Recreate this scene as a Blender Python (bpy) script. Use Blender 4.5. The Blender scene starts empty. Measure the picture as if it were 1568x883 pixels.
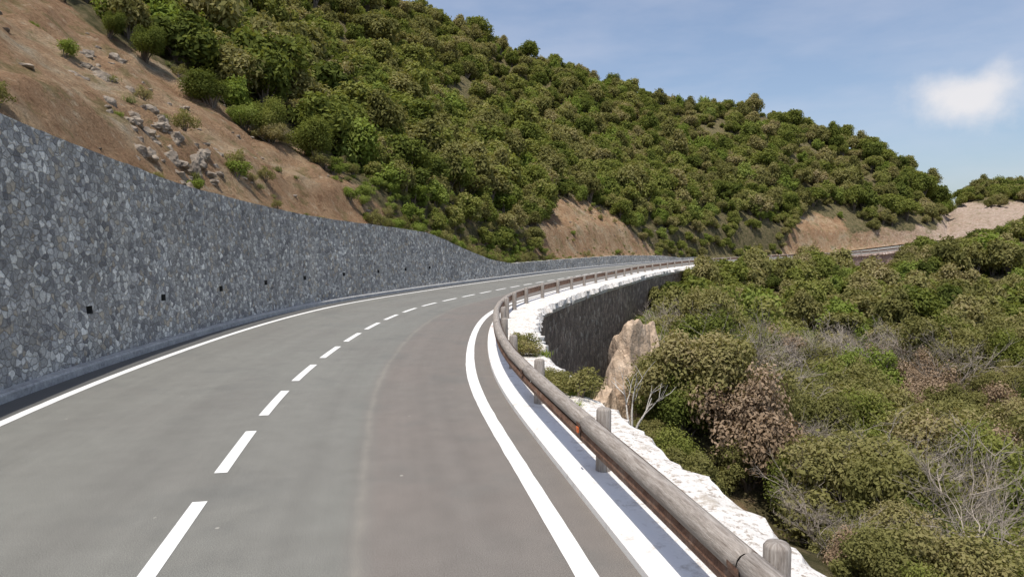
import bpy, math, random
import numpy as np
from mathutils import Vector, noise as mn
random.seed(3); rng=np.random.default_rng(7)
sc=bpy.context.scene
FP=1022.0; CX=784.0; CY=441.5; HZ=375.0; CAMH=2.5
PT=math.atan((CY-HZ)/FP); cp,sp=math.cos(PT),math.sin(PT)
def ray(px,py):
    a=(px-CX)/FP; b=(CY-py)/FP
    return np.array([a, cp+b*sp, -sp+b*cp])
def G(px,py,h=0.0):
    d=ray(px,py); t=(h-CAMH)/d[2]; return d[0]*t,d[1]*t
def PJ(x,y,z):
    z=z-CAMH; dep=y*cp-z*sp; up=y*sp+z*cp
    dep=np.where(dep<0.1,0.1,dep)
    return CX+FP*x/dep, CY-FP*up/dep
def theta(px,py=375.0):
    d=ray(px,py); return math.atan2(d[0],d[1])
def elev(px,py):
    d=ray(px,py); return d[2]/math.hypot(d[0],d[1])
# ---------------------------------------------------------------- materials
class NT:
    def __init__(s,name,world=False):
        if world:
            s.m=bpy.data.worlds.new(name); 
        else: s.m=bpy.data.materials.new(name)
        s.m.use_nodes=True; s.t=s.m.node_tree; s.t.nodes.clear()
    def n(s,ty,**k):
        nd=s.t.nodes.new(ty)
        ins=k.pop('i',{})
        for a,b in k.items(): setattr(nd,a,b)
        for a,b in ins.items():
            if isinstance(b,bpy.types.NodeSocket): s.t.links.new(b,nd.inputs[a])
            else: nd.inputs[a].default_value=b
        return nd
    def math(s,op,a,b=0.0,c=0.0,clamp=False):
        return s.n('ShaderNodeMath',operation=op,use_clamp=clamp,i={0:a,1:b,2:c}).outputs[0]
    def noise(s,vec,scale,det=4,rough=.55,out=0,dist=0.0):
        return s.n('ShaderNodeTexNoise',i={'Vector':vec,'Scale':scale,'Detail':det,'Roughness':rough,'Distortion':dist}).outputs[out]
    def ramp(s,f,stops,interp='LINEAR'):
        r=s.n('ShaderNodeValToRGB',i={0:f}); r.color_ramp.interpolation=interp
        e=r.color_ramp.elements
        while len(e)<len(stops): e.new(0.5)
        for q,(p,c) in zip(e,stops):
            q.position=p
            q.color=(c,c,c,1) if isinstance(c,(int,float)) else (*c,1)
        return r.outputs[0]
    def mix(s,f,a,b,bt='MIX'):
        m=s.n('ShaderNodeMix',data_type='RGBA',blend_type=bt)
        for idx,v in ((0,f),(6,a),(7,b)):
            if isinstance(v,bpy.types.NodeSocket): s.t.links.new(v,m.inputs[idx])
            else: m.inputs[idx].default_value=v if idx==0 else (*v,1)
        return m.outputs[2]
    def bump(s,h,st,d=.02,nrm=None):
        i={'Height':h,'Strength':st,'Distance':d}
        if nrm: i['Normal']=nrm
        return s.n('ShaderNodeBump',i=i).outputs[0]
    def out(s,col,rough=.9,nrm=None,spec=.3):
        i={'Base Color':col if isinstance(col,bpy.types.NodeSocket) else (*col,1),'Roughness':rough,'Specular IOR Level':spec}
        if nrm: i['Normal']=nrm
        p=s.n('ShaderNodeBsdfPrincipled',i=i)
        o=s.n('ShaderNodeOutputMaterial',i={0:p.outputs[0]}); return s.m
    def pos(s): return s.n('ShaderNodeNewGeometry').outputs['Position']
    def uv(s): return s.n('ShaderNodeUVMap',uv_map='UVMap').outputs[0]
def sep(N,v):
    o=N.n('ShaderNodeSeparateXYZ',i={0:v}); return o.outputs

def mat_road():
    N=NT('asphalt'); uv=N.uv(); s=sep(N,uv); P=N.pos()
    big=N.noise(P,.35,4); mid=N.noise(P,3,5,.6); fine=N.noise(P,110,2,.7)
    t=s[1]
    wob=N.math('MULTIPLY',N.math('SUBTRACT',N.noise(P,1.3,3),.5),.12)
    tt=N.math('ADD',t,wob)
    side=N.ramp(N.math('ADD',N.math('MULTIPLY',N.math('ADD',tt,1.55),3.0),.5),[(0,(.182,.163,.145)),(1,(.190,.190,.170))])
    c=N.mix(N.ramp(big,[(.35,0.0),(.65,.5)]),side,(.162,.155,.140))
    pat=N.ramp(N.noise(P,.55,5,.6),[(.54,0.0),(.66,.4)])
    c=N.mix(pat,c,(.130,.133,.124))
    def band(c0,w): return N.ramp(N.math('MULTIPLY',N.math('ABSOLUTE',N.math('SUBTRACT',tt,c0)),1/w),[(0,.16),(1,0.0)])
    for c0 in (-.95,-2.6,.9,2.6): c=N.mix(band(c0,.42),c,(.125,.120,.110))
    strk=N.n('ShaderNodeMapping',i={'Vector':uv,'Scale':(.05,2.2,1)}).outputs[0]
    c=N.mix(.7,c,N.ramp(N.noise(strk,1.5,4,.6),[(.3,.93),(.7,1.07)]),'MULTIPLY')
    c=N.mix(.8,c,N.ramp(mid,[(.3,.9),(.7,1.06)]),'MULTIPLY')
    c=N.mix(1.0,c,N.ramp(fine,[(.3,.6),(.5,1.0),(.72,1.55)]),'MULTIPLY')
    seam=N.math('ABSOLUTE',N.math('ADD',tt,1.55))
    sm=N.ramp(N.math('MULTIPLY',seam,6),[(0,.35),(.45,0.0)])
    sm=N.math('MULTIPLY',sm,N.ramp(mid,[(.3,.3),(.6,1)]))
    c=N.mix(sm,c,(.28,.26,.22))
    vo=N.n('ShaderNodeTexVoronoi',i={'Vector':P,'Scale':1.3}).outputs['Distance']
    c=N.mix(N.ramp(vo,[(.02,.6),(.03,0)]),c,(.45,.43,.38))
    wall_strip=N.math('GREATER_THAN',t,3.66)
    c=N.mix(N.math('MULTIPLY',wall_strip,.6),c,(.055,.055,.058))  # asphalt darker beyond the left edge line, along the wall foot
    return N.out(c,.88,N.bump(fine,.5,.006))
def mat_line():
    N=NT('white_road_paint'); P=N.pos(); a=N.noise(P,9,6,.7); b=N.noise(P,70,2)
    c=N.mix(N.ramp(a,[(.3,.6),(.44,0.0)]),(.78,.78,.75),(.38,.37,.35))
    c=N.mix(N.ramp(b,[(.3,.25),(.5,0)]),c,(.4,.39,.37))
    return N.out(c,.7,N.bump(b,.3,.004))
def mat_ledge():
    N=NT('whitewashed_concrete'); P=N.pos(); s=sep(N,N.uv())
    a=N.noise(P,5,8,.75); b=N.noise(P,11,7,.8); f=N.noise(P,90,3)
    outer=N.ramp(N.math('MULTIPLY',s[1],-.2),[(.80,0.0),(.85,1.0)])
    c=N.mix(N.ramp(a,[(.33,.7),(.47,0.0)]),(.77,.76,.735),(.40,.365,.32))
    d=N.mix(N.ramp(b,[(.40,1.0),(.49,0.0)]),(.80,.775,.73),(.36,.30,.24))
    d=N.mix(N.ramp(N.noise(P,3,6,.75),[(.54,0.0),(.63,.7)]),d,(.46,.40,.32))
    c=N.mix(outer,c,d)
    bn=N.bump(b,N.math('ADD',.15,N.math('MULTIPLY',outer,.6)),.045)
    return N.out(c,.9,N.bump(f,.4,.006,bn))
def stone(name,sc_,cols,mort,dirt,ctr=1.0):
    N=NT(name); uv=N.uv(); P=N.pos()
    w=N.n('ShaderNodeTexNoise',i={'Vector':uv,'Scale':6.0,'Detail':4}).outputs['Color']
    mm=N.n('ShaderNodeVectorMath',operation='MULTIPLY_ADD',i={0:w,1:(.16,.16,0),2:uv}).outputs[0]
    v=N.n('ShaderNodeTexVoronoi',i={'Vector':mm,'Scale':sc_,'Randomness':.9})
    ve=N.n('ShaderNodeTexVoronoi',feature='DISTANCE_TO_EDGE',i={'Vector':mm,'Scale':sc_,'Randomness':.9})
    cs=sep(N,v.outputs['Color'])
    col=N.ramp(cs[0],cols,'CONSTANT')
    fn=N.noise(P,20,6,.75)
    col=N.mix(1.0,col,N.ramp(fn,[(.25,.55),(.75,1.5)]),'MULTIPLY')
    col=N.mix(.8,col,N.ramp(cs[1],[(0,.75),(1,1.25)]),'MULTIPLY')
    e=N.ramp(ve.outputs['Distance'],[(0.0,0.0),(.12,1.0)])
    mk=N.math('MULTIPLY',N.ramp(ve.outputs['Distance'],[(0.02,.8),(.09,0)]),N.ramp(N.noise(P,6,4),[(.35,.35),(.6,1)]))
    col=N.mix(mk,col,mort)
    big=N.noise(P,.6,5,.65)
    col=N.mix(.9,col,N.ramp(big,[(.3,.75),(.7,1.2)]),'MULTIPLY')
    streak=N.n('ShaderNodeMapping',i={'Vector':uv,'Scale':(1.2,.12,1)}).outputs[0]
    col=N.mix(N.ramp(N.noise(streak,1.5,4),[(.5,0),(.75,.4)]),col,dirt)
    h=N.math('ADD',e,N.math('MULTIPLY',fn,.7)); h=N.math('ADD',h,N.math('MULTIPLY',cs[2],.8))
    return N.out(col,.85,N.bump(h,.85,.028))
def mat_soil():
    N=NT('earth_slope'); P=N.pos()
    at=N.n('ShaderNodeAttribute',attribute_name='bare').outputs['Fac']
    n1=N.noise(P,.3,5,.65); n2=N.noise(P,1.6,7,.75); n3=N.noise(P,9,6,.75)
    c=N.ramp(n1,[(.3,(.35,.215,.125)),(.48,(.43,.28,.165)),(.6,(.50,.365,.23)),(.7,(.44,.38,.28))])
    c=N.mix(N.ramp(n2,[(.52,0),(.66,.8)]),c,(.26,.15,.085))
    c=N.mix(N.ramp(n2,[(.34,.8),(.44,0)]),c,(.58,.48,.34))
    px_=sep(N,P)[0]
    c=N.mix(N.ramp(N.math('MULTIPLY',px_,.01),[(.70,0.0),(1.0,.8)]),c,N.mix(N.ramp(n2,[(.4,0),(.6,1)]),(.60,.49,.41),(.42,.32,.25)))
    c=N.mix(N.ramp(n3,[(.60,0),(.70,.8)]),c,(.14,.10,.065))
    c=N.mix(.9,c,N.ramp(n3,[(.3,1.3),(.65,.68)]),'MULTIPLY')
    vg=N.ramp(N.noise(P,.7,8,.75),[(.53,0),(.6,.9)])
    c=N.mix(N.math('MULTIPLY',vg,.6),c,(.17,.165,.065))
    g=N.ramp(n2,[(.35,(.07,.07,.03)),(.5,(.16,.14,.07)),(.68,(.29,.22,.13))])
    f=N.math('ADD',at,N.math('MULTIPLY',N.math('SUBTRACT',n2,.5),1.2),clamp=True)
    c=N.mix(N.ramp(f,[(.35,0),(.6,1)]),g,c)
    b=N.bump(n2,1.0,.6); b=N.bump(n3,1.0,.12,b)
    return N.out(c,.95,b,.1)
def mat_leaf(name,cols,trans=.32,patch=.06):
    N=NT(name); P=N.pos()
    tint=N.n('ShaderNodeAttribute',attribute_name='tint').outputs['Fac']
    rnd=N.n('ShaderNodeObjectInfo').outputs['Random']
    pn=N.noise(P,patch,2,.6)
    f=N.math('ADD',N.math('MULTIPLY',tint,.42),N.math('MULTIPLY',rnd,.40))
    f=N.math('ADD',f,N.math('MULTIPLY',N.math('SUBTRACT',pn,.3),.45))
    c=N.ramp(f,cols)
    p=N.n('ShaderNodeBsdfDiffuse',i={'Color':c})
    t=N.n('ShaderNodeBsdfTranslucent',i={'Color':N.mix(1.0,c,(1.3,1.25,.75),'MULTIPLY')})
    m=N.n('ShaderNodeMixShader',i={0:trans,1:p.outputs[0],2:t.outputs[0]})
    N.n('ShaderNodeOutputMaterial',i={0:m.outputs[0]}); return N.m
def mat_simple(name,cols,scale=8,rough=.85,bd=.02,stretch=None,metal=0):
    N=NT(name); P=N.n('ShaderNodeTexCoord').outputs['Object'] if stretch is None else N.uv()
    if stretch: P=N.n('ShaderNodeMapping',i={'Vector':P,'Scale':stretch}).outputs[0]
    n=N.noise(P,scale,6,.7); n2=N.noise(P,scale*5,3,.7)
    c=N.ramp(n,[(.3+.4*k/(len(cols)-1),q) for k,q in enumerate(cols)])
    c=N.mix(.7,c,N.ramp(n2,[(.3,.65),(.7,1.3)]),'MULTIPLY')
    return N.out(c,rough,N.bump(n2,.6,bd))
M_road=mat_road(); M_line=mat_line(); M_ledge=mat_ledge(); M_soil=mat_soil()
M_wall=stone('stone_masonry',8.0,[(0,(.23,.225,.22)),(.12,(.39,.385,.365)),(.36,(.54,.53,.495)),(.52,(.33,.325,.305)),(.66,(.65,.64,.585)),(.78,(.45,.395,.31)),(.88,(.28,.28,.27)),(.95,(.74,.72,.655))],(.29,.28,.265),(.54,.50,.42))
M_rwall=stone('dark_stone_masonry',3.6,[(0,(.16,.12,.09)),(.25,(.26,.195,.145)),(.5,(.21,.16,.12)),(.75,(.33,.26,.19)),(.92,(.38,.32,.25))],(.20,.155,.12),(.30,.23,.17))
M_bwall=stone('brown_stone_masonry',2.2,[(0,(.24,.17,.14)),(.3,(.36,.27,.22)),(.6,(.30,.23,.19)),(.85,(.46,.38,.33))],(.28,.22,.19),(.40,.32,.27))
M_conc=mat_simple('grey_concrete',[(.28,.28,.275),(.38,.38,.37),(.46,.46,.44)],3)
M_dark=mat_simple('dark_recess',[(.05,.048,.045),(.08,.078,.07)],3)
M_bark=mat_simple('bark',[(.10,.08,.06),(.21,.175,.14)],6)
M_twig=mat_simple('pale_twigs',[(.25,.21,.17),(.42,.37,.31)],6)
M_deadw=mat_simple('bleached_wood',[(.4,.37,.33),(.62,.58,.52)],6)
M_log=mat_simple('weathered_wood',[(.17,.14,.115),(.32,.285,.25),(.48,.44,.395)],3,.8,.01,(1.2,14,1))
M_rust=mat_simple('rusty_steel',[(.10,.055,.038),(.20,.11,.07),(.28,.20,.15)],5,.75)
M_refl=mat_simple('orange_reflector',[(.65,.12,.03),(.8,.2,.05)],9,.4)
M_rock=mat_simple('cut_rock',[(.13,.11,.09),(.25,.21,.165),(.37,.31,.24)],2.2,.9,.06)
M_tan=mat_simple('tan_rock',[(.38,.28,.19),(.50,.38,.27),(.58,.47,.36)],1.5,.9,.08)
G1=[(.12,(.075,.095,.026)),(.34,(.125,.152,.038)),(.52,(.19,.215,.052)),(.68,(.25,.262,.078)),(.85,(.31,.285,.12))]
M_leaf=mat_leaf('shrub_leaves',G1)
G2=[(.12,(.12,.122,.042)),(.34,(.19,.188,.066)),(.52,(.25,.238,.092)),(.7,(.31,.275,.128)),(.85,(.36,.30,.175))]
M_leaf2=mat_leaf('olive_leaves',G2)
M_dry=mat_leaf('dry_leaves',[(.1,(.20,.145,.09)),(.5,(.31,.225,.15)),(.85,(.40,.31,.22))],.15)
M_lime=mat_leaf('bright_leaves',[(.1,(.14,.18,.035)),(.5,(.20,.255,.055)),(.85,(.27,.31,.09))],.3)
# ---------------------------------------------------------------- path
ctl=[(4.6,-34,0),(2.6,-24,0),(.75,-14,0),(-.75,-6,0),(-1.85,0,0),(-2.78,5.0,0),(-3.6,9.3,0),(-4.05,12.5,0),(-4.32,17,0),(-4.3,21.6,0),(-3.9,26,0),(-3.0,30,0),(-.2,39,0),(3.8,50,0),(9.7,65,0),(20.5,84.5,0.1),(40,108,.3),(66,130,.8),(90,141,2.9),(115,147,5),(150,151,7),(190,148,9),(235,130,11),(275,100,12),(310,60,13)]
def catmull(P,step=.5):
    P=[np.array(p,float) for p in P]; out=[]
    for i in range(1,len(P)-2):
        a,b,c,d=P[i-1:i+3]
        n=max(4,int(np.linalg.norm(c-b)/step))
        for k in range(n):
            t=k/n; out.append(.5*((2*b)+(-a+c)*t+(2*a-5*b+4*c-d)*t*t+(-a+3*b-3*c+d)*t**3))
    return np.array(out)
PA=catmull(ctl,.25)
k=np.ones(17)/17
def smooth(A):
    B=A.copy()
    for c in range(3):
        pad=np.concatenate([np.full(8,A[0,c])+ (np.arange(-8,0))*(A[1,c]-A[0,c]),A[:,c],np.full(8,A[-1,c])+(np.arange(1,9))*(A[-1,c]-A[-2,c])])
        B[:,c]=np.convolve(pad,k,'valid')
    return B
PA=smooth(PA)
L=np.concatenate([[0],np.cumsum(np.linalg.norm(np.diff(PA[:,:2],axis=0),axis=1))])
ST=.4; S=np.arange(0,L[-1],ST)
P=np.stack([np.interp(S,L,PA[:,c]) for c in range(3)],1)
T=np.gradient(P[:,:2],axis=0); T/=np.linalg.norm(T,axis=1)[:,None]
NL=np.stack([-T[:,1],T[:,0]],1)
def at(s,t):
    s=np.asarray(s,float)
    x=np.interp(s,S,P[:,0]+0)+np.interp(s,S,NL[:,0])*t
    y=np.interp(s,S,P[:,1])+np.interp(s,S,NL[:,1])*t
    return x,y,np.interp(s,S,P[:,2])
def s_of_y(y): return float(S[np.argmin(np.abs(P[:,1]-y)+ (P[:,0]>80)*100)])
def nearest(x,y):
    x=np.asarray(x,float).ravel(); y=np.asarray(y,float).ravel()
    ss=np.empty(len(x)); tt=np.empty(len(x))
    for i in range(0,len(x),4000):
        d=(x[i:i+4000,None]-P[None,:,0])**2+(y[i:i+4000,None]-P[None,:,1])**2
        j=d.argmin(1); ss[i:i+4000]=S[j]
        v=np.stack([x[i:i+4000]-P[j,0],y[i:i+4000]-P[j,1]],1)
        sg=np.sign((v*NL[j]).sum(1)); tt[i:i+4000]=sg*np.sqrt(d[np.arange(len(j)),j])
    return ss,tt
# ---------------------------------------------------------------- mesh helpers
def link(o,parent=None,coll=None):
    (coll or sc.collection).objects.link(o)
    if parent: o.parent=parent
    return o
def mesh(name,v,f,mats,uv=None,mi=None,smooth=False,parent=None,coll=None,attrs=None,nolink=False):
    me=bpy.data.meshes.new(name); me.from_pydata([tuple(map(float,q)) for q in v],[],[tuple(map(int,q)) for q in f])
    for m in mats: me.materials.append(m)
    if uv is not None:
        ul=me.uv_layers.new(name='UVMap'); li=np.empty(len(me.loops),int); me.loops.foreach_get('vertex_index',li)
        ul.data.foreach_set('uv',np.asarray(uv,float)[li].ravel())
    if mi is not None: me.polygons.foreach_set('material_index',np.asarray(mi,int))
    if attrs:
        for n,a in attrs.items():
            at_=me.attributes.new(n,'FLOAT','POINT'); at_.data.foreach_set('value',np.asarray(a,float))
    me.polygons.foreach_set('use_smooth',[smooth]*len(me.polygons)); me.update()
    o=bpy.data.objects.new(name,me)
    if not nolink: link(o,parent,coll)
    return o
def gridfaces(n,m,flip=False):
    i,j=np.meshgrid(np.arange(n-1),np.arange(m-1),indexing='ij'); a=(i*m+j).ravel()
    f=np.stack([a,a+m,a+m+1,a+1],1)
    return f[:,::-1] if flip else f
def sweep(name,ss,prof,mat,parent=None,uvmode='st',smooth=False,coll=None):
    n=len(ss); m=len(prof); vv=np.zeros((n,m,3)); uu=np.zeros((n,m,2))
    for j,(t,z) in enumerate(prof):
        tv=t(ss) if callable(t) else np.full(n,t); zv=z(ss) if callable(z) else np.full(n,z)
        x,y,zr=at(ss,tv); vv[:,j]=np.stack([x,y,zr+zv],1)
        uu[:,j,0]=ss
        uu[:,j,1]=tv if uvmode=='st' else zv+ (tv*1.0)
    return mesh(name,vv.reshape(-1,3),gridfaces(n,m,True),[mat],uu.reshape(-1,2),smooth=smooth,parent=parent,coll=coll)
Smax=S[-1]
s105=s_of_y(104)
sweep('road',S,[(4.42,-.02),(4.4,0),(1.5,0.0),(-1.5,0.0),(-4.2,0.0)],M_road)
lines=bpy.data.objects.new('road_markings',None); link(lines)
def wv(t0,k): return lambda ss: np.array([t0+.008*mn.noise(Vector((s*2.5,k,0)))+.02*mn.noise(Vector((s*.15,k,4))) for s in ss])
fs=np.arange(0,Smax,.2)
sweep('edge_line_left',fs,[(wv(3.63,1),.005),(wv(3.46,2),.005)],M_line,lines)
sweep('edge_line_right',fs,[(wv(-3.18,3),.005),(wv(-3.36,4),.005)],M_line,lines)
dv=[];df=[];du=[]
s0=s_of_y(4.75)
for kk in range(-8,90):
    a=s0+kk*2.52
    if a<1 or a+1.7>Smax-60: continue
    for s in np.linspace(a,a+1.68,5):
        for t in (.07,-.07):
            x,y,z=at(s,t); dv.append((x,y,z+.005)); du.append((s,t))
    b=len(dv)-10
    for i in range(4): df.append((b+2*i,b+2*i+1,b+2*i+3,b+2*i+2))
mesh('centre_dashes',dv,df,[M_line],du,parent=lines)
def jag(t0,amp,f): 
    return lambda ss: np.array([t0+amp*mn.fractal(Vector((s*f,t0*7.7,1.3)),1,2,5)+amp*.6*mn.noise(Vector((s*3.7,2,2))) for s in ss])
def ledge(name,fine,mat):
    sweep(name,fine,[(-3.68,-.02),(-3.685,.06),(-3.71,.075),(-4.0,.08),(-4.3,.085),(-4.62,.09),(jag(-4.8,.03,1.5),lambda s:np.array([.09+.04*mn.noise(Vector((q*2.1,0,0))) for q in s])),(jag(-5.05,.19,1.2),lambda s:np.array([.05+.09*mn.noise(Vector((q*1.7,4,0))) for q in s])),(jag(-5.14,.19,1.2),-.18),(-4.98,-.42)],mat)
ledge('kerb_ledge',np.arange(0,s105,.12),M_ledge)
ledge('stone_kerb',np.arange(s105+.01,Smax,.4),M_bwall)
def depth(ss):
    y=np.interp(ss,S,P[:,1])
    d=np.interp(y,[-30,9,15,20,45,58,70,100,124,136],[1.7,1.8,3.6,5.0,5.6,3.8,2.4,2.2,3.6,2.8])
    return d
for nm_,a_,b_,mt in (('retaining_wall',0,s105,M_rwall),('retaining_wall',s105,Smax,M_bwall)):
    sweep(nm_,np.arange(a_,b_+.39,.4),[(-4.98,-.30),(-5.02,-1.2),(-5.08,lambda s:-depth(s)*.6-.5),(-5.2,lambda s:-depth(s)-2.0)],mt,uvmode='z')
# ---------------------------------------------------------------- left wall
def walltop(ss):
    y=np.interp(ss,S,P[:,1])
    h=np.interp(y,[-30,0,11.3,18.2,27.5,34,37.5,40,43,47,51,80,90,97,150],[4.9,4.85,4.75,4.15,3.66,3.42,3.25,2.85,2.2,1.45,1.05,1.15,.9,.25,.25])
    return h+np.array([.03*mn.noise(Vector((s*.7,0,5)))+.02*mn.noise(Vector((s*4,0,5))) for s in ss])
Sw_end=s_of_y(100)
cs=np.arange(0,Sw_end,.2); n=len(cs); top=walltop(cs)
rowsz=[np.full(n,-.3),np.full(n,.5),np.minimum(1.10,top*.6),np.minimum(1.26,top*.7)]+[np.minimum(1.26,top*.7)*(1-k)+top*k for k in (.33,.66,1.0)]
TW=4.42
vv=[];uu=[]
for z in rowsz:
    tt=TW+np.clip(z,0,9)*.05+np.array([.025*mn.noise(Vector((s*1.3,zz*2,0))) for s,zz in zip(cs,z)])
    x,y,zr=at(cs,tt); vv.append(np.stack([x,y,zr+z],1)); uu.append(np.stack([cs,z],1))
for dt,dz in ((.45,0.0),(.5,-.9)):
    x,y,zr=at(cs,TW+top*.05+dt); vv.append(np.stack([x,y,zr+top+dz],1)); uu.append(np.stack([cs,top+dt],1))
vv=np.stack(vv,1); uu=np.stack(uu,1); m=vv.shape[1]
F=gridfaces(n,m)
hs=s_of_y(13.9)
hc=[int(round((hs+k*3.05)/.2)) for k in range(-12,9)]
F=[tuple(q) for q in F]; V=[tuple(q) for q in vv.reshape(-1,3)]; U=[tuple(q) for q in uu.reshape(-1,2)]
keep=[];mi=[]
for q in F:
    i=q[0]//m; j=q[0]%m
    if j==2 and i in hc:
        nl=np.array([np.interp(cs[i],S,NL[:,0]),np.interp(cs[i],S,NL[:,1]),0])*.3
        b=len(V)
        for a in q: V.append(tuple(np.array(V[a])+nl)); U.append(U[a])
        for e in range(4):
            keep.append((q[e],q[(e+1)%4],b+(e+1)%4,b+e)); mi.append(1)
        keep.append((b,b+1,b+2,b+3)); mi.append(1)
    else: keep.append(q); mi.append(0)
mesh('stone_wall',V,keep,[M_wall,M_dark],U,mi)
sweep('wall_footing',np.arange(0,Sw_end,.4),[(TW+.1,.16),(TW-.16,.15),(TW-.19,.12),(TW-.2,-.02)],M_conc)
# ---------------------------------------------------------------- hill
wx,wy,wz=at(S,TW+.5); wth=np.arctan2(wx,wy); wr=np.hypot(wx,wy)
wh=wz+np.where(S<Sw_end,walltop(S),.3)-.12
o_=np.argsort(wth); wthS,wrS,whS=wth[o_],wr[o_],wh[o_]
sky=[(-700,-420),(-300,-400),(0,-330),(300,-180),(500,-70),(640,0),(720,45),(800,82),(870,107),(950,124),(1030,150),(1100,156),(1170,164),(1230,187),(1290,208),(1340,219),(1385,244),(1420,268),(1440,292),(1452,312),(1462,298),(1480,287),(1520,276),(1568,278),(1700,290),(1900,320)]
skt=np.array([theta(a,b) for a,b in sky]); ske=np.array([elev(a,b-0) for a,b in sky])
Dk=[(-700,70),(-300,80),(0,95),(300,125),(640,175),(1000,205),(1200,220),(1300,220),(1400,222),(1444,224),(1456,260),(1480,300),(1900,360)]
Dt=np.array([theta(a) for a,b in Dk]); Dv=np.array([b for a,b in Dk],float)
def hillh(x,y):
    th=np.arctan2(x,y); r=np.hypot(x,y)
    rw=np.interp(th,wthS,wrS); hw=np.interp(th,wthS,whS)
    Sk=np.interp(th,skt,ske); D=np.maximum(np.interp(th,Dt,Dv),rw+35)
    ew=(hw-CAMH)/rw; cr=3.0/D
    u=np.clip((r-rw)/(D-rw),0,1.0)
    e=ew+(Sk-cr-ew)*u**.55
    h=CAMH+e*np.minimum(r,D)
    back=np.maximum(r-D,0); h=h-back*.35-back*back*.0008
    h=np.maximum(h,-25)
    return h,u
nt=150
tk=TW+.42+ 340*(np.linspace(0,1,nt)**2.6)+np.linspace(0,1,nt)*12
hs_=np.arange(0,Smax,.55)
HS,HT=np.meshgrid(hs_,tk,indexing='ij')
hx,hy,hzr=at(HS.ravel(),HT.ravel())
hh,hu=hillh(hx,hy)
ti=HT.ravel()-(TW+.42)
wtop=np.where(HS.ravel()<Sw_end,np.interp(HS.ravel(),cs,top),.25)+hzr
w=np.clip(ti/2.5,0,1); w=w*w*(3-2*w)
hh=(wtop-.1)*(1-w)+np.maximum(hh,wtop-.1)*w
VL=[(-700,-300),(-100,-150),(0,-60),(60,-20),(90,5),(140,62),(200,88),(270,125),(330,172),(400,220),(480,262),(540,300),(620,335),(700,365),(780,388),(815,394),(842,296),(900,308),(960,350),(1005,392),(1100,410),(1180,400),(1225,332),(1285,340),(1305,362),(1430,352),(1447,330),(1462,312),(1600,312),(1900,320)]
VX=np.array([a for a,b in VL],float); VY=np.array([b for a,b in VL],float)
def vlim(px,x,y): return np.interp(px,VX,VY)+np.array([13*mn.fractal(Vector((a*.13,b*.13,31)),1,2,3) for a,b in zip(x,y)])
nz=np.array([ (mn.fractal(Vector((a*.35,b*.35,c*.2)),1,2,6)*.6 if t<60 else 0)+ mn.fractal(Vector((a*.03,b*.03,0)),1,2,3)*min(7,t*.06) for a,b,c,t in zip(hx,hy,hh,ti)])
rid=np.array([ (abs(mn.noise(Vector((s*.55,t*.12,3))))*1.1 if t<45 else 0) for s,t in zip(HS.ravel(),ti)])
px0,py0=PJ(hx,np.maximum(hy,.5),hh)
b0=np.clip((py0-np.interp(px0,VX,VY))/14+.5,0,1)
hh=hh+(nz*(1.0)-rid*b0*.8)*np.clip(ti/3,0,1)*np.clip(1-np.clip(hu-.85,0,1)*5,0.2,1)
pxh,pyh=PJ(hx,np.maximum(hy,.5),hh)
bare=np.where(hy>2,np.clip((pyh-vlim(pxh,hx,hy)+np.where(pxh<560,16,2))/14+.5,0,1),np.clip((14-ti)/3,0,1))
hill=mesh('hillside_terrain',np.stack([hx,hy,hh],1),gridfaces(len(hs_),nt),[M_soil],smooth=True,attrs={'bare':bare})
HZg=hh.reshape(len(hs_),nt)
def hill_z(s,t):
    i=np.clip(s/.55,0,len(hs_)-1.001); j=np.clip(np.interp(t,tk,np.arange(nt)),0,nt-1.001)
    i0=i.astype(int); j0=j.astype(int); a=i-i0; b=j-j0
    return (HZg[i0,j0]*(1-a)*(1-b)+HZg[i0+1,j0]*a*(1-b)+HZg[i0,j0+1]*(1-a)*b+HZg[i0+1,j0+1]*a*b)
# ---------------------------------------------------------------- right terrain
def rightz(x,y):
    ss,tt=nearest(x,y); d=-tt-5.1
    zr=np.interp(ss,S,P[:,2]); dp=depth(ss)
    K=np.interp(y,[-40,0,9,18,38,65,95,130,160],[-3.8,-4.0,-4.8,-5.6,-6.4,-5.4,-3.6,-1.6,0])
    px=CX+FP*x/np.maximum(y,1)
    K=K+np.clip((px-1350)/230,0,1)*np.interp(y,[55,95,130,150],[0,2.6,6.2,7.5])
    K=K-.25*np.maximum(0,x-y*.85-14)
    K=K+1.5*np.sin(x*.21+y*.13)*np.sin(y*.17-x*.07+1)*np.clip((y-10)/20,0,1)
    w=np.clip(d/12,0,1); w=w*w*(3-2*w)
    h=(zr-dp)*(1-w)+K*w
    h=h+3.3*np.exp(-(((x-5.6)/2.6)**2+((y-19.5)/3.2)**2)/1.0)*np.clip((d-.5)/1.5,0,1)
    h=np.where(d<-1.5,zr-.6,h)
    return h,d,ss
gx=np.arange(-60,300,1.2); gy=np.arange(-45,190,1.2)
X,Y=np.meshgrid(gx,gy,indexing='ij'); rz,rd,rss=rightz(X.ravel(),Y.ravel())
rn=np.array([.35*mn.fractal(Vector((a*.25,b*.25,9)),1,2,4) for a,b in zip(X.ravel(),Y.ravel())])
rz=rz+np.where(rd>1,rn,0)
farb=(np.interp(rss,S,P[:,1])>112)&(rd<9)&(rd>0)
rb=np.where(farb,1.0,0.3)
mesh('valley_terrain',np.stack([X.ravel(),Y.ravel(),rz],1),gridfaces(len(gx),len(gy)),[M_soil],smooth=True,attrs={'bare':rb})
gr=[(4000*math.cos(a),4000*math.sin(a),-30) for a in np.linspace(0,2*math.pi,48,endpoint=False)]
mesh('ground',gr,[tuple(range(48))],[M_soil])
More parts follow.
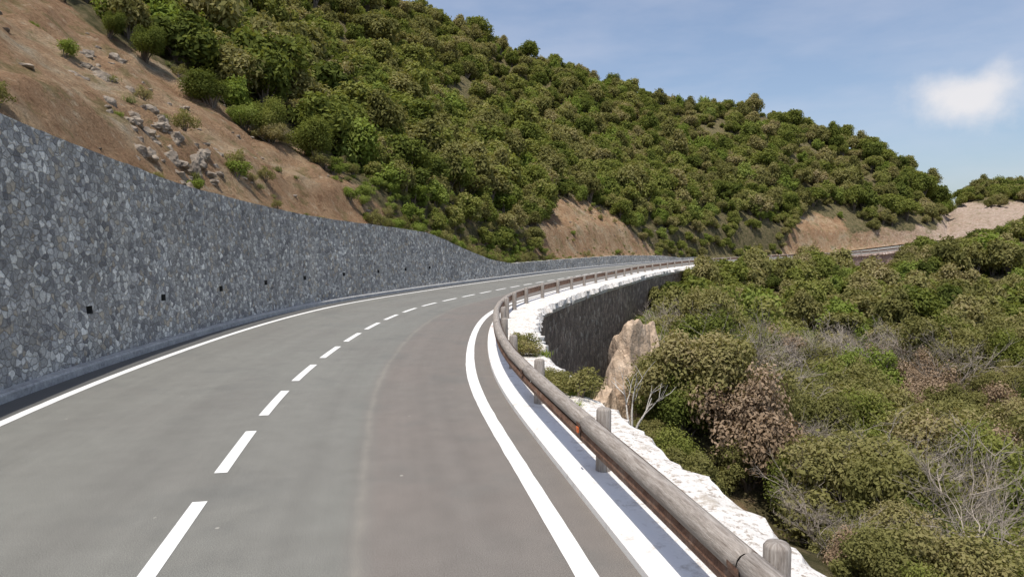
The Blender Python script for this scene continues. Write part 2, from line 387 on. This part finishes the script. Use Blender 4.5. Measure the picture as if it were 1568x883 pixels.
# ---------------------------------------------------------------- foliage
def tube(V,F,MI,pts,rad,mi,k=5):
    b=len(V); n=len(pts)
    for i,p in enumerate(pts):
        p=Vector(p); d=(Vector(pts[min(i+1,n-1)])-Vector(pts[max(i-1,0)])).normalized()
        a=d.orthogonal().normalized(); c=d.cross(a)
        for q in range(k):
            an=2*math.pi*q/k; V.append(tuple(p+(a*math.cos(an)+c*math.sin(an))*rad[i]))
    for i in range(n-1):
        for q in range(k):
            F.append((b+i*k+q,b+i*k+(q+1)%k,b+(i+1)*k+(q+1)%k,b+(i+1)*k+q)); MI.append(mi)
def shrub(name,seed,nleaf,leaf,mat,nl=22,flat=.75,coll=None,airy=1.0,lr=(.2,.42),tall=0.0):
    r=np.random.default_rng(seed); rd_=random.Random(seed)
    cen=[];rad=[]
    for i in range(nl):
        a=r.uniform(0,2*math.pi); cz=r.uniform(-.45,.95); q=math.sqrt(max(0,1-cz*cz))*r.uniform(.5,1.0)
        R=r.uniform(.45,.9); cen.append((R*q*math.cos(a)*r.uniform(.8,1.1),R*q*math.sin(a),.72+tall+R*cz*flat)); rad.append(r.uniform(*lr))
    cen.append((0,0,.75+tall)); rad.append(.45)
    cen=np.array(cen); rad=np.array(rad)
    pr=rad**2; pr/=pr.sum()
    li=r.choice(len(rad),nleaf,p=pr)
    d=r.normal(size=(nleaf,3)); d[:,2]+=.35; d/=np.linalg.norm(d,axis=1)[:,None]
    rr=rad[li]*(1-.5*r.random(nleaf)**1.5*airy)*(1+.17*r.normal(size=nleaf))
    c=cen[li]+d*rr[:,None]; c[:,2]=np.maximum(c[:,2],.03)
    nrm=d*.85+r.normal(size=(nleaf,3))*.5; nrm[:,2]+=.3; nrm/=np.linalg.norm(nrm,axis=1)[:,None]
    u=np.cross(nrm,r.normal(size=(nleaf,3))); u/=np.linalg.norm(u,axis=1)[:,None]; v=np.cross(nrm,u)
    sz=leaf*r.uniform(.55,1.3,nleaf)[:,None]
    q=np.stack([c-u*sz,c+v*sz*.5,c+u*sz,c-v*sz*.5],1).reshape(-1,3)
    tl=r.random(len(rad))
    tint=np.repeat(np.clip(tl[li]*.6+r.random(nleaf)*.4,0,1),4)
    V=[];F=[];MI=[]
    for i in range(0,len(rad),2):
        e=Vector(cen[i]); m1=Vector((e.x*.35+rd_.uniform(-.1,.1),e.y*.35+rd_.uniform(-.1,.1),e.z*.5))
        tube(V,F,MI,[(0,0,-.15),m1,e,e*1.12],[.05,.03,.016,.005],1)
    nb=len(V); Vn=np.concatenate([np.array(V),q]); 
    Fq=(np.arange(nleaf*4).reshape(-1,4)+nb)
    allF=np.concatenate([np.array(F),Fq]); MIs=np.array(MI+[0]*nleaf)
    tt=np.concatenate([np.zeros(nb),tint])
    me=bpy.data.meshes.new(name); me.vertices.add(len(Vn)); me.vertices.foreach_set('co',Vn.ravel())
    me.loops.add(len(allF)*4); me.loops.foreach_set('vertex_index',allF.ravel().astype(np.int32))
    me.polygons.add(len(allF)); me.polygons.foreach_set('loop_start',np.arange(0,len(allF)*4,4,dtype=np.int32))
    me.polygons.foreach_set('material_index',MIs.astype(np.int32))
    me.materials.append(mat); me.materials.append(M_bark)
    a_=me.attributes.new('tint','FLOAT','POINT'); a_.data.foreach_set('value',tt)
    me.update(calc_edges=True); me.validate()
    o=bpy.data.objects.new(name,me); coll.objects.link(o); return o
def twigs(name,seed,coll,n0=9):
    r=random.Random(seed); V=[];F=[];MI=[]
    def go(p,d,l,rad,dep):
        pts=[p]
        for i in range(3):
            d=(d+Vector((r.gauss(0,.2),r.gauss(0,.2),r.gauss(0,.12)))).normalized(); pts.append(pts[-1]+d*l/3)
        tube(V,F,MI,pts,[rad*(1-.2*i) for i in range(4)],0,3)
        if dep:
            for i in range(4): go(pts[r.choice([1,2,3])],(d+Vector((r.gauss(0,.6),r.gauss(0,.6),r.gauss(.1,.3)))).normalized(),l*.6,rad*.55,dep-1)
    for i in range(n0): go(Vector((0,0,.35)),Vector((r.gauss(0,.6),r.gauss(0,.6),1)).normalized(),.9,.016,3)
    o=mesh(name,V,F,[M_twig],nolink=True); coll.objects.link(o)
def coll(n): return bpy.data.collections.new(n)
CF=coll('far_shrub_kinds')
for i in range(6): shrub('a%d_far_shrub'%i,10+i,3200,.086,[M_leaf,M_leaf,M_leaf,M_lime,M_leaf2,M_leaf2][i],coll=CF,nl=13+i,lr=(.20,.44),tall=[0,0,.35,0,0,.3][i])
CN=coll('near_shrub_kinds')
for i,mm in enumerate([M_leaf,M_leaf2,M_leaf2,M_leaf,M_dry,M_lime]): shrub('b%d_near_shrub'%i,40+i,15000 if i<4 else 10000,.035,mm,coll=CN,nl=20,airy=1.3,lr=(.16,.4),tall=[0,0,.1,.2,0,0][i])
twigs('b6_twig_shrub',5,CN); twigs('b7_twig_shrub',6,CN,7)
def tuft(name,seed,mat,nb,h,coll):
    r=random.Random(seed); V=[];F=[];tv=[]
    for i in range(nb):
        a=r.uniform(0,6.28); q=abs(r.gauss(0,.22)); x,y=q*math.cos(a),q*math.sin(a)
        hh_=h*r.uniform(.4,1.1); a2=r.uniform(0,6.28); lean=r.uniform(.1,.8)*hh_; w_=.018
        b=len(V); cx,sx=math.cos(a2+1.57)*w_,math.sin(a2+1.57)*w_
        V+=[(x-cx,y-sx,-.03),(x+cx,y+sx,-.03),(x+cx*.8+lean*.4*math.cos(a2),y+sx*.8+lean*.4*math.sin(a2),hh_*.6),(x-cx*.8+lean*.4*math.cos(a2),y-sx*.8+lean*.4*math.sin(a2),hh_*.6),(x+lean*math.cos(a2),y+lean*math.sin(a2),hh_)]
        F+=[(b,b+1,b+2,b+3),(b+3,b+2,b+4)]; tv+=[r.random()]*5
    o=mesh(name,V,F,[mat],attrs={'tint':tv},nolink=True); coll.objects.link(o)
M_grass=mat_leaf('grass_blades',[(.1,(.13,.15,.05)),(.5,(.24,.25,.10)),(.85,(.42,.36,.22))],.25,.4)
CG=coll('grass_kinds')
for i in range(3): tuft('c%d_tuft'%i,i,M_grass if i<2 else M_lime,150,.4,CG)
shrub('c3_weed',77,1500,.07,M_lime,coll=CG,nl=9); shrub('c4_weed',78,1300,.06,M_leaf2,coll=CG,nl=9)
def instance(name,pts,rot,scl,idx,collection):
    me=bpy.data.meshes.new(name); me.from_pydata([tuple(map(float,p)) for p in pts],[],[])
    a=me.attributes.new('rot','FLOAT_VECTOR','POINT'); a.data.foreach_set('vector',np.asarray(rot,float).ravel())
    a=me.attributes.new('scl','FLOAT_VECTOR','POINT'); a.data.foreach_set('vector',np.asarray(scl,float).ravel())
    a=me.attributes.new('idx','INT','POINT'); a.data.foreach_set('value',np.asarray(idx,np.int32))
    o=bpy.data.objects.new(name,me); link(o)
    ng=bpy.data.node_groups.new(name+'_scatter','GeometryNodeTree')
    ng.interface.new_socket('Geometry',in_out='INPUT',socket_type='NodeSocketGeometry')
    ng.interface.new_socket('Geometry',in_out='OUTPUT',socket_type='NodeSocketGeometry')
    N=ng.nodes; Lk=ng.links.new
    gi=N.new('NodeGroupInput'); go=N.new('NodeGroupOutput')
    ci=N.new('GeometryNodeCollectionInfo'); ci.inputs[0].default_value=collection; ci.inputs[1].default_value=True; ci.inputs[2].default_value=True
    ip=N.new('GeometryNodeInstanceOnPoints'); ip.inputs['Pick Instance'].default_value=True
    def na(nm,ty):
        q=N.new('GeometryNodeInputNamedAttribute'); q.data_type=ty; q.inputs[0].default_value=nm; return q.outputs[0]
    e=N.new('FunctionNodeEulerToRotation')
    Lk(gi.outputs[0],ip.inputs['Points']); Lk(ci.outputs[0],ip.inputs['Instance']); Lk(na('idx','INT'),ip.inputs['Instance Index'])
    Lk(na('rot','FLOAT_VECTOR'),e.inputs[0]); Lk(e.outputs[0],ip.inputs['Rotation']); Lk(na('scl','FLOAT_VECTOR'),ip.inputs['Scale'])
    Lk(ip.outputs[0],go.inputs[0])
    md=o.modifiers.new('scatter','NODES'); md.node_group=ng; return o
def rots(n,tilt=.12): return np.stack([rng.normal(0,tilt,n),rng.normal(0,tilt,n),rng.uniform(0,6.28,n)],1)
# hill shrubs
N0=70000
s=rng.uniform(0,Smax,N0); t=TW+1+330*rng.random(N0)**.75
e_=rng.random(N0)<.14; s[e_]=rng.uniform(s_of_y(38),s_of_y(124)+12,e_.sum()); t[e_]=TW+.9+rng.random(e_.sum())*26
x,y,_=at(s,t); z=hill_z(s,t); th=np.arctan2(x,y); r=np.hypot(x,y)
D=np.interp(th,Dt,Dv); px,py=PJ(x,y,z)
ok=(r<D+14)&((y>2)|(t>TW+14))
VLm=vlim(px,x,y)
ok&=(y<=2)|(py<VLm)
ok&=(px<1850)|(y<2)
scl=np.clip(rng.normal(1.7,.55,N0),.7,3.2)*np.interp(r,[15,60,200],[.75,1.0,1.15])
ed=VLm-py
scl=np.where((ed<25)&(y>2)&((px<560)|((px>825)&(px<1000))),scl*.72,scl)
scl=np.where(t<TW+5,np.minimum(scl,.55+.25*(t-TW)),scl)
cell={}
keep=[]
for i in np.where(ok)[0]:
    c=1.65 if r[i]<120 else 2.3
    k_=(int(x[i]/c),int(y[i]/c),c)
    if k_ in cell: continue
    cell[k_]=1; keep.append(i)
keep=np.array(keep)
cl=np.array([mn.fractal(Vector((x[i]*.09,y[i]*.09,7)),1,2,3) for i in keep])
keep=keep[(cl<.26)|(rng.random(len(keep))<.25)|(t[keep]<40)]
sc3=np.stack([scl[keep]*rng.uniform(.85,1.2,len(keep)),scl[keep]*rng.uniform(.85,1.2,len(keep)),scl[keep]*rng.uniform(.8,1.25,len(keep))],1)
nearm=(r[keep]<38)
pts=np.stack([x,y,z-.2],1)[keep]
instance('hillside_shrubs',pts[~nearm],rots((~nearm).sum()),sc3[~nearm],rng.choice(6,(~nearm).sum(),p=[.19,.18,.18,.1,.175,.175]),CF)
allnear=[(pts[nearm],sc3[nearm],rng.choice([0,3,1,5],nearm.sum(),p=[.38,.37,.15,.1]))]
# valley shrubs
N1=32000
x=rng.uniform(0,190,N1); y=rng.uniform(-35,185,N1)
u_=rng.random(N1)<.4; x[u_]=rng.uniform(0,45,u_.sum()); y[u_]=rng.uniform(-5,60,u_.sum())
ub=np.arange(N1)<1500; sb=rng.uniform(s_of_y(-2),s_of_y(15),1500); xb,yb,_=at(sb,-5.1-rng.uniform(.5,3.5,1500)); x[ub]=xb; y[ub]=yb
z,d,ss=rightz(x,y)
scl=np.clip(rng.normal(1.4,.5,N1),.55,2.8)
rr=np.hypot(x,y); 
scl=scl*np.interp(rr,[5,15,40,150],[.5,.78,1.08,1.25])
scl=np.where(rr<13,np.minimum(scl,.95),scl)
scl[ub]=rng.uniform(.4,.8,1500)
Bp=[(380,1290),(395,1120),(412,1060),(428,1003),(445,985),(470,975),(530,955),(560,950),(592,950),(603,985),(640,1010),(700,1062),(790,1165),(883,1285),(1000,1440)]
BY=np.array([a for a,b in Bp],float); BX=np.array([b for a,b in Bp],float)
Up=[(985,430),(1060,408),(1110,388),(1160,372),(1200,366),(1245,350),(1280,362),(1296,404),(1368,408),(1376,368),(1432,366),(1450,345),(1500,338),(1568,330),(1900,330)]
UX=np.array([a for a,b in Up],float); UY=np.array([b for a,b in Up],float)
ok=(d>.45)
px,py=PJ(x,y,z+.8*scl); Rp=FP*scl/np.maximum(y,.5)
front=y>1.5
bad=np.zeros(N1,bool)
for dx_,dy_ in ((-.85,0),(-.6,-.6),(-.6,.5),(0,.0)):
    bad|=(px+dx_*Rp< np.interp(py+dy_*Rp,BY,BX))
_,pt=PJ(x,y,z+1.55*scl)
badtop=(pt<np.interp(px,UX,UY)-3)|(pt<np.interp(px-.4*Rp,UX,UY)-12)|(pt<np.interp(px+.4*Rp,UX,UY)-12)
ok&=~(front&(bad|badtop)); ok&=front|(d>1.0)
farm=(np.interp(ss,S,P[:,1])>115)&(d<6); ok&=~(farm&(px<1440))
keep=[];cell={}
for i in np.where(ok)[0]:
    c=.62 if ub[i] else (.9 if rr[i]<18 else (1.35 if rr[i]<50 else 2.1))
    k_=(int(x[i]/c),int(y[i]/c),c)
    if k_ in cell: continue
    cell[k_]=1; keep.append(i)
keep=np.array(keep)
cl=np.array([mn.fractal(Vector((x[i]*.14,y[i]*.14,17)),1,2,3) for i in keep])
keep=keep[(cl<.26)|(rng.random(len(keep))<.35)|ub[keep]]
pts=np.stack([x,y,z-.15],1)[keep]; sk=scl[keep]
sc3=np.stack([sk*rng.uniform(.8,1.15,len(keep)),sk*rng.uniform(.8,1.15,len(keep)),sk*rng.uniform(.85,1.25,len(keep))],1)
nm=rr[keep]<50
idx=rng.choice([0,1,2,3,4,5,6,7],len(keep),p=[.14,.22,.20,.10,.06,.04,.13,.11])
idx=np.where((idx==5)&(rr[keep]<28),1,idx)
qx,qy=px[keep],py[keep]
dry=((qx-1110)**2/75**2+(qy-710)**2/65**2<1)
idx=np.where(dry&(rng.random(len(keep))<.5),4,idx)
allnear.append((pts[nm],sc3[nm],idx[nm]))
instance('valley_shrubs',pts[~nm],rots((~nm).sum()),sc3[~nm],rng.choice(6,(~nm).sum(),p=[.14,.14,.14,.10,.24,.24]),CF)
kn=[(1045,17.2,1.2,3),(1075,19.5,1.45,0),(1022,20.5,1.15,1),(1110,18,1.35,2),(1006,18.3,.85,0),(1030,15.5,.9,3),(1150,21,1.5,1),(998,21.0,.9,2),(1090,23,1.4,3),(1060,14.5,.9,1),(1000,17.4,.7,1)]
kp=[];ks_=[];ki=[]
for a,yy,q,ix in kn:
    xx=(a-CX)/FP*yy; zz,_,_=rightz(np.array([xx]),np.array([yy]))
    kp.append((xx,yy,zz[0]-.1)); ks_.append((q,q,q*1.1)); ki.append(ix)
allnear.append((np.array(kp),np.array(ks_),np.array(ki)))
A=np.concatenate([a[0] for a in allnear]);B=np.concatenate([a[1] for a in allnear]);C=np.concatenate([a[2] for a in allnear])
instance('roadside_shrubs',A,rots(len(A)),B,C,CN)
# weeds / grass
n=1500
s=rng.uniform(0,s_of_y(98),n); t=TW+.6+30*rng.random(n)**1.6
x,y,_=at(s,t); z=hill_z(s,t); px,py=PJ(x,np.maximum(y,.5),z)
clus=np.array([mn.fractal(Vector((a*.22,b*.22,2)),1,2,3) for a,b in zip(x,y)])
ok=(clus>.02)|(t<TW+1.6)&(y>38)|(rng.random(n)<.09)
gp=[np.stack([x,y,z],1)[ok]]; gs=[np.repeat((rng.uniform(.2,.65,ok.sum()))[:,None],3,1)]; gi=[rng.choice(5,ok.sum(),p=[.33,.27,.15,.08,.17])]
n=620; s=rng.uniform(s_of_y(33),s_of_y(62),n); t=TW+.5+rng.random(n)**1.5*5; x,y,_=at(s,t); z=hill_z(s,t)
gp.append(np.stack([x,y,z],1)); gs.append(np.repeat(rng.uniform(.3,.6,n)[:,None],3,1)); gi.append(rng.choice([0,3,4,2],n))
for (cx_,cy_,m_,sp_) in ((866,600,34,.30),(802,546,20,.34),(985,652,4,.2)):
    bx,by=G(cx_,cy_,.05)
    for _ in range(m_):
        a,b=bx+random.gauss(0,sp_*.5),by+random.gauss(0,sp_*2.0)
        s1,t1=nearest([a],[b])
        if -t1[0]<4.35 or -t1[0]>5.15: continue
        gp.append(np.array([[a,b,.05 if -t1[0]<5.0 else -.1]])); q=random.uniform(.22,.45); gs.append(np.array([[q*1.2,q*1.2,q*.8]])); gi.append(np.array([random.choice([0,1,4,2])]))
A=np.concatenate(gp);B=np.concatenate(gs);C=np.concatenate(gi)
instance('grass_tufts',A,rots(len(A)),B,C,CG)
# ---------------------------------------------------------------- rocks
import bmesh
def rockmesh(specs,name,mat,sub=3,amp=.35):
    bmx=bmesh.new()
    for (c,s3,seed) in specs:
        r0=bmesh.ops.create_icosphere(bmx,subdivisions=sub,radius=1)
        rl=random.Random(seed)
        pl=[Vector((rl.gauss(0,1),rl.gauss(0,1),rl.gauss(0,1))).normalized() for _ in range(12)]
        for v in r0['verts']:
            p=v.co.copy()
            for q in pl:
                dd=p.dot(q)
                if dd>.72: p-=q*(dd-.72)
            p*=1+amp*mn.fractal(p*1.6+Vector((seed,0,0)),1,2,4)
            v.co=Vector((p.x*s3[0]+c[0],p.y*s3[1]+c[1],p.z*s3[2]+c[2]))
    me=bpy.data.meshes.new(name); bmx.to_mesh(me); bmx.free(); me.materials.append(mat)
    o=bpy.data.objects.new(name,me); link(o); return o
def hill_hit(px,py):
    d=ray(px,py); 
    tt=np.arange(8,120,.2); X_=d[0]*tt; Y_=d[1]*tt; Z_=CAMH+d[2]*tt
    ss,t_=nearest(X_,Y_); hz=hill_z(ss,np.maximum(t_,TW+.43))
    i=np.where((hz>Z_)&(t_>TW+.3))[0]
    if len(i)==0: return None
    i=i[0]; return X_[i],Y_[i],Z_[i]
for ci_,(pts_) in enumerate([[(125,75),(140,90),(150,105),(133,100),(160,95)],[(190,165),(205,180),(220,195),(195,178),(225,210),(235,185),(215,205),(240,215)],[(262,225),(275,240),(300,245),(310,260),(285,255),(322,268),(250,215)]]):
    sp_=[]
    for (a,b) in pts_:
        for k_ in range(4):
            h=hill_hit(a+random.gauss(0,20),b+random.gauss(0,18))
            if h: 
                q=random.uniform(.08,.25)+.25*random.random()**3; sp_.append(((h[0],h[1],h[2]-.10),(q*random.uniform(.7,1.4),q,q*random.uniform(.6,1.1)),random.random()*50))
    rockmesh(sp_,'rock_outcrop',M_rock)
sp_=[]
for _ in range(480):
    s1=random.uniform(5,s_of_y(95)); t1=TW+.8+random.random()**1.5*16
    x1,y1,_z=at(s1,t1); z1=hill_z(np.array([s1]),np.array([t1]))[0]; q=random.uniform(.04,.17)
    sp_.append(((x1,y1,z1),(q*1.3,q,q*.7),random.random()*50))
rockmesh(sp_,'loose_stones',M_rock,2)
sp_=[((4.15,23.0,-2.15),(.8,1.2,2.3),3),((3.55,22,-2.9),(.75,1.2,2.1),9),((2.9,20.8,-3.7),(.75,1.3,2.2),14),((2.3,19.4,-4.5),(.75,1.3,2.2),16),((4.7,23.5,-2.4),(.8,1.2,2.5),31)]
rockmesh(sp_,'rock_face',M_tan,5,.15)
V=[];F=[];MI=[]
def br(p,d,l,r_,dep):
    pts_=[p]; 
    for i in range(4):
        d=(d+Vector((random.gauss(0,.16),random.gauss(0,.16),random.gauss(0,.1)))).normalized(); pts_.append(pts_[-1]+d*l/4)
    tube(V,F,MI,pts_,[r_*(1-.16*i) for i in range(5)],0)
    if dep:
        for i in range(3):
            j=random.choice([2,3,4]); nd=(d+Vector((random.gauss(0,.5),random.gauss(0,.5),random.gauss(.1,.3)))).normalized(); br(pts_[j],nd,l*.65,r_*.5,dep-1)
d=ray(968,615); t_=13/d[1]; base=Vector((d[0]*t_,13,CAMH+d[2]*t_))
for dx_ in (-.2,.0,.2): br(base+Vector((dx_*.3,0,-.6)),Vector((dx_*.8,0,1)).normalized(),.75,.028,2)
mesh('dead_branches',V,F,[M_deadw],np.array([(v[2],v[0]) for v in V]),smooth=True)
# ---------------------------------------------------------------- guardrail
rail=bpy.data.objects.new('wooden_guardrail',None); link(rail)
TR=-3.90; ph=3.2
sp0=float(nearest([.93],[7.0])[0][0])
posts=[sp0+k*ph for k in range(-12,90) if 2<sp0+k*ph<Smax-60]
def frame(s,t):
    x,y,z=at(s,t); tx=np.interp(s,S,T[:,0]); ty=np.interp(s,S,T[:,1]); nx=np.interp(s,S,NL[:,0]); ny=np.interp(s,S,NL[:,1])
    return np.array([x,y,z]),np.array([tx,ty,0]),np.array([nx,ny,0])
V=[];F=[];U=[];MI=[]
RV=[];RF=[];RU=[]
PV=[];PF=[];PU=[]
K=14
def ring(arrV,arrU,c,n_,up,r_,u0):
    for q in range(K):
        an=2*math.pi*q/K; arrV.append(tuple(c+n_*math.cos(an)*r_+up*math.sin(an)*r_)); arrU.append((u0,q/K*.5))
up=np.array([0,0,1.0])
for bi,s1 in enumerate(posts):
    b=len(V); nseg=7; rj=random.uniform(-.006,.006); tj=random.uniform(-.012,.012)
    qs=np.linspace(s1+.012,s1+ph-.012,nseg)
    qs=np.concatenate([[qs[0]],[qs[0]+.02],qs[1:-1],[qs[-1]-.02],[qs[-1]]]); nn=len(qs)
    for i,q in enumerate(qs):
        c,t_,n_=frame(q,TR+tj+.01*mn.noise(Vector((q,1,1)))); c=c+up*(.60+.008*mn.noise(Vector((q*1.1,5,1))))
        ring(V,U,c,n_,up,(.066 if i in(0,nn-1) else .088+rj+.004*mn.noise(Vector((q*3,0,0)))),q+bi*3.7)
    for i in range(nn-1):
        for q in range(K): F.append((b+i*K+q,b+i*K+(q+1)%K,b+(i+1)*K+(q+1)%K,b+(i+1)*K+q))
    F.append(tuple(b+q for q in range(K))); F.append(tuple(b+(nn-1)*K+q for q in range(K)))
    prof=[(.06,.53),(.075,.47),(.06,.41),(.03,.395),(-.035,.40),(-.06,.43),(-.095,.56),(-.098,.64)]
    b=len(RV)
    for q in qs:
        for (dn,dz) in prof:
            c,t_,n_=frame(q,TR); RV.append(tuple(c+n_*dn+up*dz)); RU.append((q,dz))
    m_=len(prof)
    for i in range(len(qs)-1):
        for j in range(m_-1): RF.append((b+i*m_+j,b+i*m_+j+1,b+(i+1)*m_+j+1,b+(i+1)*m_+j))
    b=len(PV); hp=random.uniform(.72,.77); lean=random.gauss(0,.012)
    zs=[-.1,.2,.5,hp-.03,hp-.008,hp]; rs_=[.085,.083,.081,.08,.066,.03]
    c,t_,n_=frame(s1,TR-.19)
    for zz,r_ in zip(zs,rs_):
        for q in range(K):
            an=2*math.pi*q/K; PV.append(tuple(c+t_*(math.cos(an)*r_+lean*zz)+n_*math.sin(an)*r_+up*zz)); PU.append((zz+bi*2.3,q/K*.5))
    for i in range(len(zs)-1):
        for q in range(K): PF.append((b+i*K+q,b+i*K+(q+1)%K,b+(i+1)*K+(q+1)%K,b+(i+1)*K+q))
    PF.append(tuple(b+(len(zs)-1)*K+q for q in range(K)))
mesh('log_rail',V,F,[M_log],U,smooth=True,parent=rail)
mesh('steel_channel',RV,RF,[M_rust],RU,parent=rail)
mesh('posts',PV,PF,[M_log],PU,smooth=True,parent=rail)
V=[];F=[];MI=[]
for i,s1 in enumerate(posts):
    b=len(V)
    for q in (s1-.07,s1+.07):
        c,t_,n_=frame(q,TR); c=c+up*.60
        for k_ in range(8):
            an=math.pi*(.95+.75*k_/7); V.append(tuple(c+n_*-math.cos(an)*.099*1+up*math.sin(an)*.099)); 
    for k_ in range(7): F.append((b+k_,b+k_+1,b+9+k_,b+8+k_)); MI.append(0)
    if i%3==(posts.index(min(posts,key=lambda q:abs(q-sp0)))%3):
        c,t_,n_=frame(s1-.02,TR+.105); c=c+up*.545; b=len(V)
        for a1 in (-.035,.035):
            for a2 in (-.028,.028):
                for a3 in (0,.012): V.append(tuple(c+t_*a1+up*a2+n_*a3))
        for f in ((0,1,3,2),(4,6,7,5),(0,4,5,1),(2,3,7,6),(1,5,7,3),(0,2,6,4)): F.append(tuple(b+k_ for k_ in f)); MI.append(1)
mesh('straps_and_reflectors',V,F,[M_rust,M_refl],np.array([(v[0],v[2]) for v in V]),MI,parent=rail)
# ---------------------------------------------------------------- world / sun / camera
EL=math.radians(72); sunh=Vector((-.45,-.89,0)).normalized()
W=NT('World',True); sc.world=W.m
skt_=W.n('ShaderNodeTexSky',sky_type='NISHITA',sun_disc=False,sun_elevation=EL,sun_rotation=math.atan2(sunh.x,sunh.y),air_density=1.0,dust_density=2.5,ozone_density=1.8,altitude=300)
dirv=W.n('ShaderNodeTexCoord').outputs['Generated']
c0=ray(1490,150); c0=c0/np.linalg.norm(c0)
dl=W.n('ShaderNodeVectorMath',operation='SUBTRACT',i={0:dirv,1:tuple(c0)}).outputs[0]
dl=W.n('ShaderNodeVectorMath',operation='MULTIPLY',i={0:dl,1:(10,10,21)}).outputs[0]
ln=W.n('ShaderNodeVectorMath',operation='LENGTH',i={0:dl}).outputs['Value']
nn_=W.noise(dirv,13,6,.55); 
f=W.math('ADD',W.math('SUBTRACT',1.0,ln),W.math('MULTIPLY',W.math('SUBTRACT',nn_,.5),1.9))
cm=W.ramp(f,[(-.0,0.0),(1.0,.82)],'EASE')
st=W.n('ShaderNodeMapping',i={'Vector':dirv,'Scale':(3,3,11)}).outputs[0]
ci=W.ramp(W.noise(st,1.6,6,.55),[(.40,0.08),(.8,.36)])
c=W.mix(ci,skt_.outputs[0],(5.0,5.0,5.6))
c=W.mix(cm,c,(6.1,5.85,5.8))
bg=W.n('ShaderNodeBackground',i={0:c,1:.15}); W.n('ShaderNodeOutputWorld',i={0:bg.outputs[0]})
sd=bpy.data.lights.new('sun','SUN'); sd.energy=4.1; sd.angle=math.radians(.5); sd.color=(1,.94,.86)
so=bpy.data.objects.new('sun',sd); link(so)
v=Vector((sunh.x*math.cos(EL),sunh.y*math.cos(EL),math.sin(EL))); so.rotation_euler=v.to_track_quat('Z','Y').to_euler(); so.location=v*100
cd=bpy.data.cameras.new('camera'); cd.sensor_width=36; cd.lens=36*FP/1568; cd.clip_end=9000; cd.clip_start=.05
co=bpy.data.objects.new('camera',cd); link(co); co.location=(0,0,CAMH); co.rotation_euler=(math.pi/2-PT,0,0); sc.camera=co
sc.view_settings.view_transform='Standard'; sc.view_settings.look='None'; sc.view_settings.exposure=0
